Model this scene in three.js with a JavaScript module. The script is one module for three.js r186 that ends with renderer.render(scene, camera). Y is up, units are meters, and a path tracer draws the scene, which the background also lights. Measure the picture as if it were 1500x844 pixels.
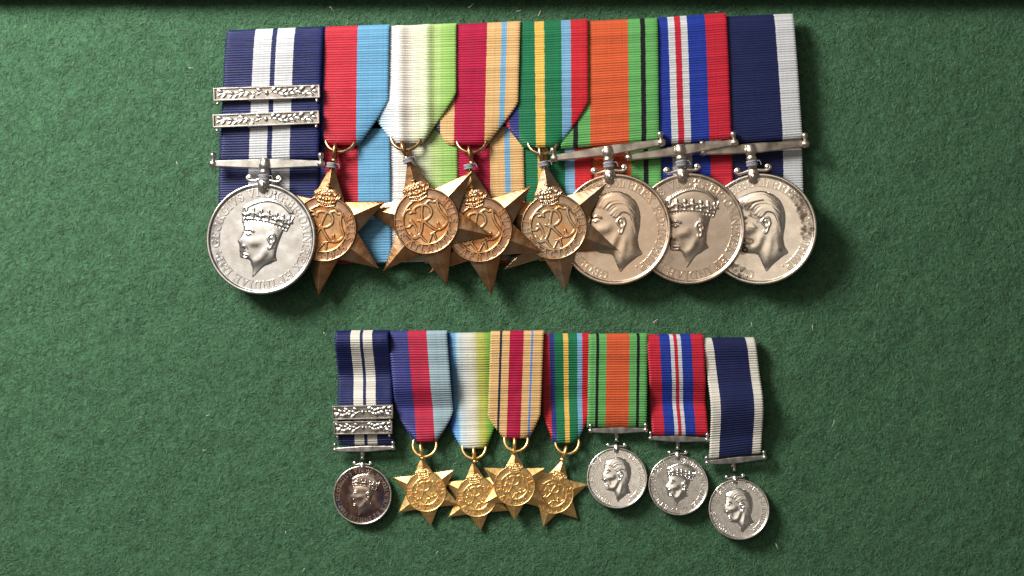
import * as THREE from 'three';
import { RoundedBoxGeometry } from 'three/addons/geometries/RoundedBoxGeometry.js';
import { mergeGeometries, mergeVertices } from 'three/addons/utils/BufferGeometryUtils.js';
import { FontLoader } from 'three/addons/loaders/FontLoader.js';
import { ImprovedNoise } from 'three/addons/math/ImprovedNoise.js';
import { RectAreaLightUniformsLib } from 'three/addons/lights/RectAreaLightUniformsLib.js';

// ------------------------------------------------------------------ camera, light, exposure
const MM = 0.001, S = 4.45, H = 450;             // photograph pixels per millimetre on the felt; camera height in mm
const scene = new THREE.Scene();
const camera = new THREE.PerspectiveCamera(2 * Math.atan(422 / S / H) * 180 / Math.PI, 1500 / 844, 0.02, 20);
camera.position.set(0, H * MM, 0); camera.up.set(0, 0, -1); camera.lookAt(0, 0, 0);
const renderer = new THREE.WebGLRenderer({ antialias: true });
renderer.toneMapping = THREE.LinearToneMapping;
renderer.toneMappingExposure = 1.0;
renderer.shadowMap.enabled = true;
RectAreaLightUniformsLib.init();
scene.background = new THREE.Color().setRGB(0.12, 0.112, 0.10);       // dim room all round

const WIN = { pos: [-0.345, 0.315, -0.31], w: 0.165, h: 0.19, power: 68, color: [1.0, 0.98, 0.94] };
const LAMP = { pos: [-0.53, 1.3, -0.49], w: 1.0, h: 1.0, power: 0.85, color: [1.0, 0.9, 0.77] };
const winLight = new THREE.RectAreaLight(new THREE.Color().setRGB(...WIN.color), WIN.power, WIN.w, WIN.h);
winLight.name = 'table_lamp_light'; winLight.position.set(...WIN.pos); winLight.lookAt(0, 0, 0); scene.add(winLight);
const lampLight = new THREE.RectAreaLight(new THREE.Color().setRGB(...LAMP.color), LAMP.power, LAMP.w, LAMP.h);
lampLight.name = 'ceiling_lamp_light'; lampLight.position.set(...LAMP.pos); lampLight.lookAt(LAMP.pos[0], 0, LAMP.pos[2]); scene.add(lampLight);

// ------------------------------------------------------------------ helpers
let seed = 7;
const rnd = () => { seed = (seed + 0x6d2b79f5) | 0; let t = Math.imul(seed ^ (seed >>> 15), 1 | seed); t = (t + Math.imul(t ^ (t >>> 7), 61 | t)) ^ t; return ((t ^ (t >>> 14)) >>> 0) / 4294967296; };
const rr = (a, b) => a + (b - a) * rnd();
const perlin = new ImprovedNoise();
const nz = (x, y, z = 0) => perlin.noise(x, y, z);
const fbm = (x, y, z = 0) => nz(x, y, z) + 0.5 * nz(x * 2.1, y * 2.1, z + 5) + 0.25 * nz(x * 4.3, y * 4.3, z + 9);
const clamp = THREE.MathUtils.clamp, lerp = THREE.MathUtils.lerp, sstep = THREE.MathUtils.smoothstep;
const V = (x, y, z) => new THREE.Vector3(x, y, z);
// a pixel of the photograph, at height h, on the board: x right, y up the picture, z out of the felt (mm)
function W(px, py, h = 0) { const k = (1 - h / H) / S; return [(px - 750) * k, (422 - py) * k, h]; }
const used = {};
function numbered(n) { used[n] = (used[n] || 0) + 1; return used[n] === 1 ? n : n + '_' + String(used[n] - 1).padStart(3, '0'); }
function thing(name, label, category, px, py, group) {
  const o = new THREE.Group(); o.name = numbered(name); const a = W(px, py, 0);
  o.position.set(a[0] * MM, 0, -a[1] * MM); o.rotation.x = -Math.PI / 2;
  o.userData = { label, category }; if (group) o.userData.group = group;
  o.anchor = a; scene.add(o); return o;
}
// geometry in mm -> mesh in metres
function part(name, geo, mat, parent, where) {
  const g = geo.userData.scaled ? geo : geo.scale(MM, MM, MM); g.userData.scaled = true;
  const m = new THREE.Mesh(g, mat); m.name = name; m.castShadow = m.receiveShadow = true;
  if (where) { m.position.copy(where.p).multiplyScalar(MM); if (where.q) m.quaternion.copy(where.q); if (where.s) m.scale.setScalar(where.s); }
  parent.add(m); return m;
}
// board geometry of a thing: shifted to its anchor
const onBoard = (t, geo) => geo.translate(-t.anchor[0], -t.anchor[1], 0);
const rel = (t, px, py, h) => { const w = W(px, py, h); return V(w[0] - t.anchor[0], w[1] - t.anchor[1], w[2]); };
const merge = (list) => { const l = list.map((g) => { const q = g.index ? g.toNonIndexed() : g; for (const k of Object.keys(q.attributes)) if (!['position', 'normal', 'uv'].includes(k)) q.deleteAttribute(k); return q; }); return mergeGeometries(l); };
const deg = Math.PI / 180;
function box(w, h, d, r = 0.15) { return new RoundedBoxGeometry(w, h, d, 2, Math.min(r, w / 2.1, h / 2.1, d / 2.1)); }
function tube(pts, r, seg = 24, rad = 10, closed = false) { return new THREE.TubeGeometry(new THREE.CatmullRomCurve3(pts, closed), seg, r, rad, closed); }
function lathe(pts, seg = 28) { return new THREE.LatheGeometry(pts.map((p) => new THREE.Vector2(p[0], p[1])), seg); }

// ------------------------------------------------------------------ textures
function dataTex(w, h, fn, srgb, wrap = true) {
  const d = new Uint8Array(w * h * 4);
  for (let y = 0; y < h; y++) for (let x = 0; x < w; x++) {
    const c = fn(x, y), i = (y * w + x) * 4;
    for (let k = 0; k < 3; k++) { let v = Array.isArray(c) ? c[k] : c; v = clamp(v, 0, 1); if (srgb) v = v <= 0.0031308 ? v * 12.92 : 1.055 * v ** (1 / 2.4) - 0.055; d[i + k] = Math.round(v * 255); }
    d[i + 3] = 255;
  }
  const t = new THREE.DataTexture(d, w, h); t.magFilter = THREE.LinearFilter; t.minFilter = THREE.LinearMipmapLinearFilter;
  if (wrap) t.wrapS = t.wrapT = THREE.RepeatWrapping;
  if (srgb) t.colorSpace = THREE.SRGBColorSpace; t.needsUpdate = true; return t;
}
function blur(f, w, h, r, passes = 3) {
  let a = f; r = Math.max(0, Math.round(r)); if (!r) return Float32Array.from(f);
  for (let p = 0; p < passes; p++) {
    const b = new Float32Array(w * h), c = new Float32Array(w * h), n = 2 * r + 1;
    for (let y = 0; y < h; y++) { let s = 0; for (let x = -r; x <= r; x++) s += a[y * w + clamp(x, 0, w - 1)]; for (let x = 0; x < w; x++) { b[y * w + x] = s / n; s += a[y * w + Math.min(w - 1, x + r + 1)] - a[y * w + Math.max(0, x - r)]; } }
    for (let x = 0; x < w; x++) { let s = 0; for (let y = -r; y <= r; y++) s += b[clamp(y, 0, h - 1) * w + x]; for (let y = 0; y < h; y++) { c[y * w + x] = s / n; s += b[Math.min(h - 1, y + r + 1) * w + x] - b[Math.max(0, y - r) * w + x]; } }
    a = c;
  }
  return a;
}
// strokes drawn on a canvas -> values 0..1
function drawn(w, h, fn) {
  const c = document.createElement('canvas'); c.width = w; c.height = h; const g = c.getContext('2d');
  g.fillStyle = '#000'; g.fillRect(0, 0, w, h); g.strokeStyle = g.fillStyle = '#fff'; g.lineCap = g.lineJoin = 'round'; fn(g, c);
  const d = g.getImageData(0, 0, w, h).data, o = new Float32Array(w * h); for (let i = 0; i < o.length; i++) o[i] = d[i * 4] / 255; return o;
}

// metal: fine scratches and dents, shared
const scratch = (() => {
  const N = 1024, f = drawn(N, N, (g) => {
    g.fillStyle = '#808080'; g.fillRect(0, 0, N, N);
    for (let i = 0; i < 1500; i++) { const x = rr(0, N), y = rr(0, N), a = rr(0, Math.PI * 2), l = rr(8, 120), v = Math.round(rr(70, 190)); g.strokeStyle = `rgba(${v},${v},${v},.5)`; g.lineWidth = rr(0.5, 1.6); g.beginPath(); g.moveTo(x, y); g.quadraticCurveTo(x + Math.cos(a) * l / 2 + rr(-4, 4), y + Math.sin(a) * l / 2 + rr(-4, 4), x + Math.cos(a) * l, y + Math.sin(a) * l); g.stroke(); }
    for (let i = 0; i < 900; i++) { const v = Math.round(rr(60, 180)); g.fillStyle = `rgba(${v},${v},${v},.4)`; g.beginPath(); g.arc(rr(0, N), rr(0, N), rr(1, 4), 0, 7); g.fill(); }
  });
  const b = blur(f, N, N, 1, 1);
  return dataTex(N, N, (x, y) => b[y * N + x] + 0.12 * fbm(x / 60, y / 60) + 0.05 * nz(x / 7, y / 7));
})();
const roughTex = dataTex(512, 512, (x, y) => [1, clamp(0.78 + 0.3 * fbm(x / 50, y / 50) + 0.1 * nz(x / 6, y / 6), 0.3, 1), 1]);
// map over a medal's face (u, v in 0..1 across its diameter), fn(x, y) with x, y in -1..1 -> linear colour
function metal({ name, tone, rough = 0.34, bump = 0.00003, n = 256, rep = 1 }) {
  const map = dataTex(n, n, (i, j) => tone((i + 0.5) / n * 2 - 1, (j + 0.5) / n * 2 - 1), true);
  const sc = scratch.clone(); sc.repeat.set(rep, rep); const ro = roughTex.clone(); ro.repeat.set(rep, rep);
  const m = new THREE.MeshStandardMaterial({ map, metalness: 1, roughness: rough, roughnessMap: ro, bumpMap: sc, bumpScale: bump }); m.name = name; return m;
}
const mix3 = (a, b, t) => [lerp(a[0], b[0], t), lerp(a[1], b[1], t), lerp(a[2], b[2], t)];
const blob = (x, y, cx, cy, r) => 1 - sstep(Math.hypot(x - cx, y - cy), r * 0.4, r);
const SILVER = [0.55, 0.54, 0.525], NICKEL = [0.68, 0.54, 0.42], DARK = [0.10, 0.085, 0.08];
const M = {};
M.silverWorn = metal({ name: 'worn_silver', rough: 0.36, tone: (x, y) => {
  let c = mix3(SILVER, [0.42, 0.385, 0.345], clamp(0.35 + 0.8 * fbm(x * 2, y * 2, 1), 0, 1) * 0.6), k = 0;
  const a = Math.atan2(y, x) / deg, r = Math.hypot(x, y), left = Math.abs(((a + 540) % 360) - 0);
  const d = Math.min(Math.abs(a - 178), Math.abs(a + 182));
  k = Math.max(k, (1 - sstep(Math.min(Math.abs(a - 175), Math.abs(a + 185)), 8, 24)) * sstep(r, 0.72, 0.8) * (1 - sstep(r, 0.93, 0.97)) * clamp(0.75 + fbm(x * 9, y * 9, 3), 0, 1));
  k = Math.max(k, (1 - sstep(Math.abs(a + 152), 5, 17)) * sstep(r, 0.74, 0.82) * (1 - sstep(r, 0.92, 0.97)) * clamp(0.55 + 1.2 * fbm(x * 10, y * 10, 4), 0, 1));
  k = Math.max(k, 0.5 * blob(x, y, 0.63, -0.05, 0.12) * clamp(0.4 + fbm(x * 8, y * 8), 0, 1));
  return mix3(c, [0.22, 0.20, 0.23], k * 0.85); } });
M.nickelA = metal({ name: 'cupro_nickel_warm', rough: 0.4, tone: (x, y) => mix3(NICKEL, [0.60, 0.42, 0.28], clamp(0.45 + 0.9 * fbm(x * 1.6 + 3, y * 1.6, 2), 0, 1) * 0.75) });
M.nickelB = metal({ name: 'cupro_nickel_grey', rough: 0.42, tone: (x, y) => mix3([0.64, 0.53, 0.43], [0.54, 0.40, 0.29], clamp(0.4 + 0.9 * fbm(x * 1.7 + 8, y * 1.7, 4), 0, 1) * 0.7) });
const blots = drawn(256, 256, (g) => { const X = (x) => (x + 1) * 128; g.lineWidth = 4;
  for (let i = 0; i < 16; i++) { const x = rr(-0.36, -0.02), y = rr(0.1, 0.5); g.globalAlpha = rr(0.5, 1); g.lineWidth = rr(1.5, 5); g.beginPath(); g.moveTo(X(x), X(y)); g.bezierCurveTo(X(x + rr(-0.15, 0.15)), X(y + rr(-0.15, 0.15)), X(x + rr(-0.2, 0.2)), X(y + rr(-0.15, 0.15)), X(x + rr(-0.1, 0.25)), X(y + rr(-0.1, 0.1))); g.stroke(); }
  for (let i = 0; i < 12; i++) { const x = rr(-0.4, -0.1), y = rr(-0.4, -0.08); g.globalAlpha = rr(0.5, 1); g.lineWidth = rr(2, 5); g.beginPath(); g.ellipse(X(x), X(y), rr(4, 14), rr(3, 10), rr(0, 3), 0, rr(3, 6.3)); g.stroke(); }
  for (let i = 0; i < 90; i++) { const a = (i < 45 ? rr(2, 44) : i < 65 ? rr(-20, 0) : rr(-138, -112)) * deg, r = rr(0.74, 0.93); g.globalAlpha = rr(0.3, 0.9); g.beginPath(); g.arc(X(r * Math.cos(a)), X(r * Math.sin(a)), rr(1.5, 6), 0, 7); g.fill(); }
});
M.nickelC = metal({ name: 'polished_silver_stained', rough: 0.34, tone: (x, y) => {
  let c = mix3([0.78, 0.70, 0.60], [0.70, 0.58, 0.46], clamp(0.4 + fbm(x * 1.4 + 1, y * 1.4, 7), 0, 1) * 0.5);
  const a = Math.atan2(y, x) / deg, r = Math.hypot(x, y);
  let k = (1 - sstep(Math.abs(a - 24), 8, 26)) * sstep(r, 0.72, 0.8) * (1 - sstep(r, 0.94, 0.98)) * clamp(1.0 + 1.0 * fbm(x * 9, y * 9, 3), 0, 1);
  k = Math.max(k, 0.95 * (1 - sstep(Math.abs(a + 8), 6, 14)) * sstep(r, 0.76, 0.84) * (1 - sstep(r, 0.9, 0.96)) * clamp(0.4 + 1.4 * fbm(x * 12, y * 12, 6), 0, 1));
  k = Math.max(k, 0.75 * blob(x, y, -0.2, 0.32, 0.28) * clamp(0.65 + 1.6 * fbm(x * 7, y * 7, 5), 0, 1), 0.7 * blob(x, y, -0.25, -0.2, 0.22) * clamp(0.65 + 1.6 * fbm(x * 8, y * 8, 8), 0, 1));
  k = Math.max(k, 0.9 * blob(x, y, 0.31, -0.42, 0.06), 0.8 * blob(x, y, -0.5, -0.72, 0.2) * clamp(0.3 + 1.6 * fbm(x * 9, y * 9, 2), 0, 1));
  k = Math.max(k * 0.6, blots[clamp(Math.round((y + 1) * 128), 0, 255) * 256 + clamp(Math.round((x + 1) * 128), 0, 255)]);
  return mix3(c, [0.10, 0.07, 0.05], k * 0.92); } });
M.silverToned = metal({ name: 'dark_toned_silver', rough: 0.42, tone: (x, y) => {
  const t = clamp(0.5 + 0.9 * fbm(x * 2.2 + 4, y * 2.2, 3), 0, 1), r = Math.hypot(x, y);
  let c = mix3([0.07, 0.05, 0.055], [0.22, 0.12, 0.08], t); c = mix3(c, [0.08, 0.08, 0.13], clamp(fbm(x * 2 + 9, y * 2, 8) + 0.1, 0, 1));
  const h = sstep(Math.hypot(x + 0.02, y - 0.05), 0.55, 0.3); c = mix3(c, [0.52, 0.42, 0.36], 0.55 * (1 - sstep(Math.hypot(x + 0.02, y - 0.05), 0.25, 0.55)));
  return mix3(c, [0.70, 0.66, 0.62], sstep(r, 0.93, 0.96)); } });
M.silverTonedHigh = metal({ name: 'toned_silver_high_spots', rough: 0.4, tone: (x, y) => mix3([0.50, 0.42, 0.37], [0.34, 0.22, 0.15], clamp(0.35 + fbm(x * 3 + 2, y * 3, 3), 0, 1)) });
M.silverBright = metal({ name: 'bright_silver', rough: 0.3, tone: (x, y) => mix3([0.80, 0.77, 0.72], [0.62, 0.56, 0.49], clamp(0.3 + 0.8 * fbm(x * 2.4 + 2, y * 2.4, 6), 0, 1) * 0.6) });
M.silverFitting = metal({ name: 'silver_fitting', rough: 0.42, tone: (x, y) => mix3([0.62, 0.595, 0.56], [0.4, 0.35, 0.3], clamp(0.3 + fbm(x * 5, y * 5, 2), 0, 1) * 0.7) });
M.nickelFitting = metal({ name: 'nickel_fitting', rough: 0.44, tone: (x, y) => mix3([0.66, 0.58, 0.49], [0.42, 0.34, 0.27], clamp(0.35 + fbm(x * 5, y * 5, 4), 0, 1) * 0.8) });
M.bronze = metal({ name: 'bronze', rough: 0.44, tone: (x, y) => mix3(mix3([0.43, 0.255, 0.13], [0.42, 0.17, 0.06], clamp(0.45 + 1.1 * fbm(x * 2.2, y * 2.2, 3), 0, 1)), [0.38, 0.27, 0.175], clamp(0.2 + 1.2 * fbm(x * 3 + 6, y * 3, 7), 0, 1) * 0.7) });
M.bronzePale = metal({ name: 'pale_bronze', rough: 0.42, tone: (x, y) => mix3(mix3([0.46, 0.33, 0.21], [0.44, 0.23, 0.11], clamp(0.3 + 1.1 * fbm(x * 2.2 + 5, y * 2.2, 9), 0, 1)), [0.41, 0.34, 0.265], clamp(0.3 + 1.2 * fbm(x * 3 + 1, y * 3, 2), 0, 1) * 0.8) });
for (const [k, src, band] of [['bronzeBand', 0, [0.30, 0.18, 0.125]], ['bronzePaleBand', 1, [0.32, 0.215, 0.145]]]) M[k] = metal({ name: 'patinated_' + k.toLowerCase().replace('band', '_band'), rough: 0.44, tone: (x, y) => {
  const r = Math.hypot(x, y), c = src ? mix3([0.49, 0.34, 0.20], [0.48, 0.24, 0.10], clamp(0.3 + 1.1 * fbm(x * 1.8 + 5, y * 1.8, 9), 0, 1)) : mix3([0.45, 0.27, 0.135], [0.43, 0.185, 0.07], clamp(0.4 + 1.1 * fbm(x * 1.6, y * 1.6, 3), 0, 1));
  return mix3(c, band, sstep(r, 0.72, 0.76) * (1 - sstep(r, 0.95, 0.98)) * clamp(0.75 + 0.5 * fbm(x * 6, y * 6, 2), 0, 1)); } });
M.gilt = metal({ name: 'gilt', rough: 0.52, tone: (x, y) => mix3([0.94, 0.62, 0.25], [0.82, 0.48, 0.17], clamp(0.3 + 0.9 * fbm(x * 2.4, y * 2.4, 4), 0, 1) * 0.7) });
M.claspFloor = metal({ name: 'tarnished_clasp_floor', rough: 0.5, tone: (x, y) => mix3([0.40, 0.37, 0.33], [0.26, 0.22, 0.18], clamp(0.4 + fbm(x * 6, y * 6, 5), 0, 1)) });
M.claspGrey = metal({ name: 'grey_silver_clasp', rough: 0.46, tone: (x, y) => mix3([0.50, 0.475, 0.45], [0.36, 0.32, 0.28], clamp(0.4 + fbm(x * 6, y * 6, 9), 0, 1)) });
M.thread = new THREE.MeshStandardMaterial({ color: new THREE.Color().setRGB(0.26, 0.25, 0.28), roughness: 0.85 }); M.thread.name = 'grey_thread';
M.pad = new THREE.MeshStandardMaterial({ color: new THREE.Color().setRGB(0.012, 0.013, 0.018), roughness: 0.95 }); M.pad.name = 'black_backing';

// ------------------------------------------------------------------ ribbons
const C = {
  navy: [0.006, 0.010, 0.066], white: [0.44, 0.448, 0.46], red: [0.395, 0.014, 0.030], sky: [0.10, 0.265, 0.42], blueInk: [0.023, 0.027, 0.152], crimson: [0.319, 0.005, 0.038],
  buff: [0.532, 0.334, 0.144], inkBlue: [0.011, 0.014, 0.038], paleBlue: [0.14, 0.29, 0.43], pacGreen: [0.009, 0.129, 0.053], yellow: [0.593, 0.365, 0.076], scarlet: [0.418, 0.015, 0.023],
  orange: [0.47, 0.078, 0.025], leaf: [0.09, 0.285, 0.08], black: [0.006, 0.006, 0.008], royal: [0.011, 0.028, 0.22], seaBlue: [0.023, 0.061, 0.342], cream: [0.532, 0.502, 0.441], lime: [0.274, 0.471, 0.099], paleSky: [0.319, 0.456, 0.547], deepNavy: [0.009, 0.013, 0.057], ivory: [0.532, 0.502, 0.441], greyBlue: [0.22, 0.30, 0.335],
};
function ribbonMat(name, stripes, blended = false, rough = 0.46) {
  const total = stripes.reduce((a, s) => a + s[0], 0), Wd = 384, Hd = 256, ribs = 32;
  const cum = []; let x0 = 0; for (const s of stripes) { cum.push([x0 / total, (x0 + s[0]) / total, s[1]]); x0 += s[0]; }
  const shade = [], jit = []; for (let i = 0; i < ribs; i++) { shade.push(rr(0.84, 1.1)); jit.push(rr(-0.0015, 0.0015)); }
  const warp = []; for (let i = 0; i < Wd; i++) warp.push(rr(0.88, 1.1));
  const at = (u) => {
    if (!blended) { for (const c of cum) if (u <= c[1]) return c[2]; return cum[cum.length - 1][2]; }
    const mids = cum.map((c) => (c[0] + c[1]) / 2);
    if (u <= mids[0]) return cum[0][2];
    for (let i = 1; i < cum.length; i++) if (u <= mids[i]) return mix3(cum[i - 1][2], cum[i][2], sstep(u, mids[i - 1], mids[i]));
    return cum[cum.length - 1][2];
  };
  const map = dataTex(Wd, Hd, (x, y) => { const r = Math.floor(y / 8), u = (x + 0.5) / Wd + jit[r] + 0.002 * nz(x, y * 0.9); const c = at(clamp(u, 0, 1)), k = shade[r] * warp[x] * (1 + 0.1 * nz(x * 0.31, y * 0.63, 2)); return [c[0] * k, c[1] * k, c[2] * k]; }, true);
  map.wrapS = THREE.ClampToEdgeWrapping;
  const m = new THREE.MeshPhysicalMaterial({ map, roughness: rough, sheen: 0.05, sheenRoughness: 0.4, sheenColor: new THREE.Color(0.8, 0.8, 0.85), specularIntensity: 0.55 }); m.name = name; return m;
}
const DSM = [[42, C.navy], [26, C.white], [7, C.navy], [26, C.white], [42, C.navy]];
const STR = {
  twoWhite: DSM,
  blueRedSky: [[47, C.blueInk], [48, C.red], [47, C.sky]],
  shaded: [[22, C.seaBlue], [16, C.paleSky], [14, [0.6, 0.63, 0.66]], [36, [0.55, 0.51, 0.44]], [16, [0.48, 0.52, 0.34]], [16, [0.33, 0.44, 0.16]], [24, [0.23, 0.40, 0.10]]],
  desert: [[19, C.buff], [8, C.inkBlue], [21, C.buff], [45, C.crimson], [21, C.buff], [8, C.paleBlue], [19, C.buff]],
  forest: [[25, C.scarlet], [14, C.blueInk], [25, C.pacGreen], [14, C.yellow], [25, C.pacGreen], [14, C.paleBlue], [25, C.scarlet]],
  flame: [[18, C.leaf], [7, C.black], [18, C.leaf], [56, C.orange], [18, C.leaf], [7, C.black], [18, C.leaf]],
  tricolour: [[32, C.red], [27, C.royal], [10, C.white], [9, C.red], [10, C.white], [27, C.royal], [32, C.red]],
  service: [[28, C.white], [90, C.deepNavy], [28, C.white]],
};
const RM = {}; for (const k in STR) RM[k] = ribbonMat('ribbon_' + k, STR[k], k === 'shaded');
RM.shadedSmall = ribbonMat('small_ribbon_shaded', [[26, [0.012, 0.04, 0.30]], [10, [0.10, 0.28, 0.5]], [14, [0.4, 0.48, 0.5]], [40, C.cream], [22, [0.36, 0.36, 0.07]], [30, [0.10, 0.28, 0.03]]], true);
RM.blueRedSkySmall = ribbonMat('small_ribbon_blue_red_grey', [[28, [0.028, 0.032, 0.15]], [28, [0.34, 0.012, 0.04]], [30, C.greyBlue]]);
RM.desertSmall = ribbonMat('small_ribbon_desert', [[16, C.buff], [4, C.inkBlue], [13, C.buff], [24, C.crimson], [13, C.buff], [3.5, [0.1, 0.2, 0.45]], [17, C.buff]]);
RM.serviceSmall = ribbonMat('small_ribbon_service', [[14, C.ivory], [50, C.deepNavy], [13, C.ivory]]);
RM.twoWhiteSmall = ribbonMat('small_ribbon_two_white', [[23, C.navy], [14, C.ivory], [4.5, C.navy], [14, C.ivory], [24, C.navy]]);

// A ribbed ribbon. TL, TR, BL, BR: its corners in photograph pixels; prof: [distance down from the top edge (mm), height (mm)] along its run;
// cut: { from, to, l, r } narrows it (px rows, and the px columns it narrows to) where its corners are folded back.
function ribbon(t, { TL, TR, BL, BR, prof, pitch = 0.8, amp = 0.25, tilt = 1.4, cut, cols = 44, wave, sway = 0, skew = 0, per = 6, picot = 0.008 }) {
  const hm = prof.reduce((a, p) => Math.max(a, p[1]), 0);
  const tl = W(...TL, hm), tr = W(...TR, hm), bl = W(...BL, hm), br = W(...BR, hm);
  const len = ((tl[1] - bl[1]) + (tr[1] - br[1])) / 2;
  const curve = new THREE.CatmullRomCurve3(prof.map((p) => V(p[0] === 'L' ? len : typeof p[0] === 'string' ? len + Number(p[0]) : p[0], p[1], 0)), false, 'centripetal');
  const total = curve.getLength(), ribs = Math.max(2, Math.round(total / pitch)), rows = ribs * per;
  curve.arcLengthDivisions = 400; curve.updateArcLengths();
  const pos = [], uv = [], idx = [], und = [];
  const ph = rr(0, 10);
  for (let j = 0; j <= rows; j++) {
    const v = j / rows, p = curve.getPointAt(v), tg = curve.getTangentAt(v), nx = -tg.y, ny = tg.x;     // profile normal (d, z)
    const k = clamp(p.x / len, -0.1, 1.1);
    const rib = Math.abs(Math.sin(Math.PI * v * ribs)) ** 0.65;
    let cutC = 0, cl = 0, cr = 1; const xl = lerp(tl[0], bl[0], k), xr = lerp(tr[0], br[0], k);
    if (cut) {
      const py = lerp((TL[1] + TR[1]) / 2, (BL[1] + BR[1]) / 2, k), c = clamp((py - cut.from) / (cut.to - cut.from), 0, 1.1), e = c < 1 ? c ** 1.35 * (1 - 0.18 * c) + 0.18 * c : c; cutC = Math.min(1, c);
      const cx = W(cut.l, 0, hm)[0], cX = W(cut.r, 0, hm)[0];
      cl = (lerp(xl, cx, Math.min(1, e)) - xl) / (xr - xl); cr = (lerp(xr, cX, Math.min(1, e)) - xl) / (xr - xl);
    }
    for (let i = 0; i <= cols; i++) {
      const f = i / cols, edge = Math.min(i, cols - i) === 0;
      let u = lerp(cl, cr, f);
      const bulge = edge ? picot * (rib - 0.5) : 0;
      const ue = u + (f < 0.5 ? -bulge : bulge);
      const wob = 0.3 * nz(ue * 2.4, v * ribs * 0.12, ph) + 0.09 * nz(ue * 12, v * ribs * 0.6, ph + 3);
      const r = Math.abs(Math.sin(Math.PI * (v * ribs + wob * 0.6))) ** 0.65;
      let z = p.y + tilt * (ue - 0.5) + ny * amp * (r - 0.6);
      const taperEdge = sstep(Math.min(f, 1 - f), 0, 0.03);
      z -= 0.12 * (1 - taperEdge) + 1.0 * cutC * Math.abs(2 * f - 1) ** 5 + 0.35 * cutC * cutC * Math.abs(2 * f - 1) ** 2;
      if (wave) z += wave(ue, k);
      z += 0.16 * nz(ue * 2.2, v * 4, ph + 7) + 0.05 * nz(ue * 7, v * 11, ph + 4);
      const d = p.x + nx * amp * (r - 0.6) + skew * (ue - 0.5);
      const kk = d / len;
      const y = lerp(lerp(tl[1], tr[1], ue), lerp(bl[1], br[1], ue), kk);
      const x = lerp(lerp(tl[0], bl[0], kk), lerp(tr[0], br[0], kk), ue) + sway * Math.sin(Math.PI * clamp(kk, 0, 1));
      pos.push(x, y, z); uv.push(ue, v * ribs / 32 + ph);
    }
  }
  const n = cols + 1;
  for (let j = 0; j < rows; j++) for (let i = 0; i < cols; i++) { const a = j * n + i, b = a + 1, c = a + n, d = c + 1; idx.push(a, c, b, b, c, d); }
  // underside, 0.35 mm behind, and the selvedges between
  const count = pos.length / 3; const pos2 = pos.slice(), uv2 = uv.slice();
  for (let q = 0; q < count; q++) { const j = Math.floor(q / n), v = j / rows, tg = curve.getTangentAt(v); pos2.push(pos[q * 3], pos[q * 3 + 1] - (-(-tg.y)) * -0.0, pos[q * 3 + 2] - tg.x * 0.4); uv2.push(uv[q * 2], uv[q * 2 + 1]); }
  for (let j = 0; j < rows; j++) { for (const i of [0, cols]) { const a = j * n + i, b = a + n; if (i === 0) idx.push(a, a + count, b, b, a + count, b + count); else idx.push(a, b, a + count, b, b + count, a + count); } }
  const g = new THREE.BufferGeometry(); g.setAttribute('position', new THREE.Float32BufferAttribute(pos2, 3)); g.setAttribute('uv', new THREE.Float32BufferAttribute(uv2, 2)); g.setIndex(idx); g.computeVertexNormals();
  return onBoard(t, g);
}

// ------------------------------------------------------------------ relief
const RN = 420, RX = 1.06;                                                     // drawing grid over -RX..RX
const uc = (g) => { g.translate(RN / 2, RN / 2); g.scale(RN / 2 / RX, -RN / 2 / RX); };
const layer = (fn) => drawn(RN, RN, (g) => { g.save(); uc(g); fn(g); g.restore(); });
const bl = (f, r) => blur(f, RN, RN, r * RN / 2 / RX);
function spline(g, pts, close) {                                                // smooth closed or open path through points
  const n = pts.length, P = (i) => close ? pts[(i + n) % n] : pts[clamp(i, 0, n - 1)];
  g.beginPath(); g.moveTo(...pts[0]);
  for (let i = 0; i < (close ? n : n - 1); i++) { const a = P(i - 1), b = P(i), c = P(i + 1), d = P(i + 2), k = 1 / 6.5; g.bezierCurveTo(b[0] + (c[0] - a[0]) * k, b[1] + (c[1] - a[1]) * k, c[0] - (d[0] - b[0]) * k, c[1] - (d[1] - b[1]) * k, c[0], c[1]); }
}
const stroke = (g, w, ...paths) => { g.lineWidth = w; for (const p of paths) { spline(g, p); g.stroke(); } };
const dot = (g, x, y, r, ry = r, a = 0) => { g.beginPath(); g.ellipse(x, y, r, ry, a, 0, 7); g.fill(); };
function sample(f, x, y) { const a = (x / RX + 1) / 2 * RN - 0.5, b = (1 - y / RX) / 2 * RN - 0.5, i = clamp(Math.floor(a), 0, RN - 2), j = clamp(Math.floor(b), 0, RN - 2), s = clamp(a - i, 0, 1), t = clamp(b - j, 0, 1); return lerp(lerp(f[j * RN + i], f[j * RN + i + 1], s), lerp(f[(j + 1) * RN + i], f[(j + 1) * RN + i + 1], s), t); }
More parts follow.
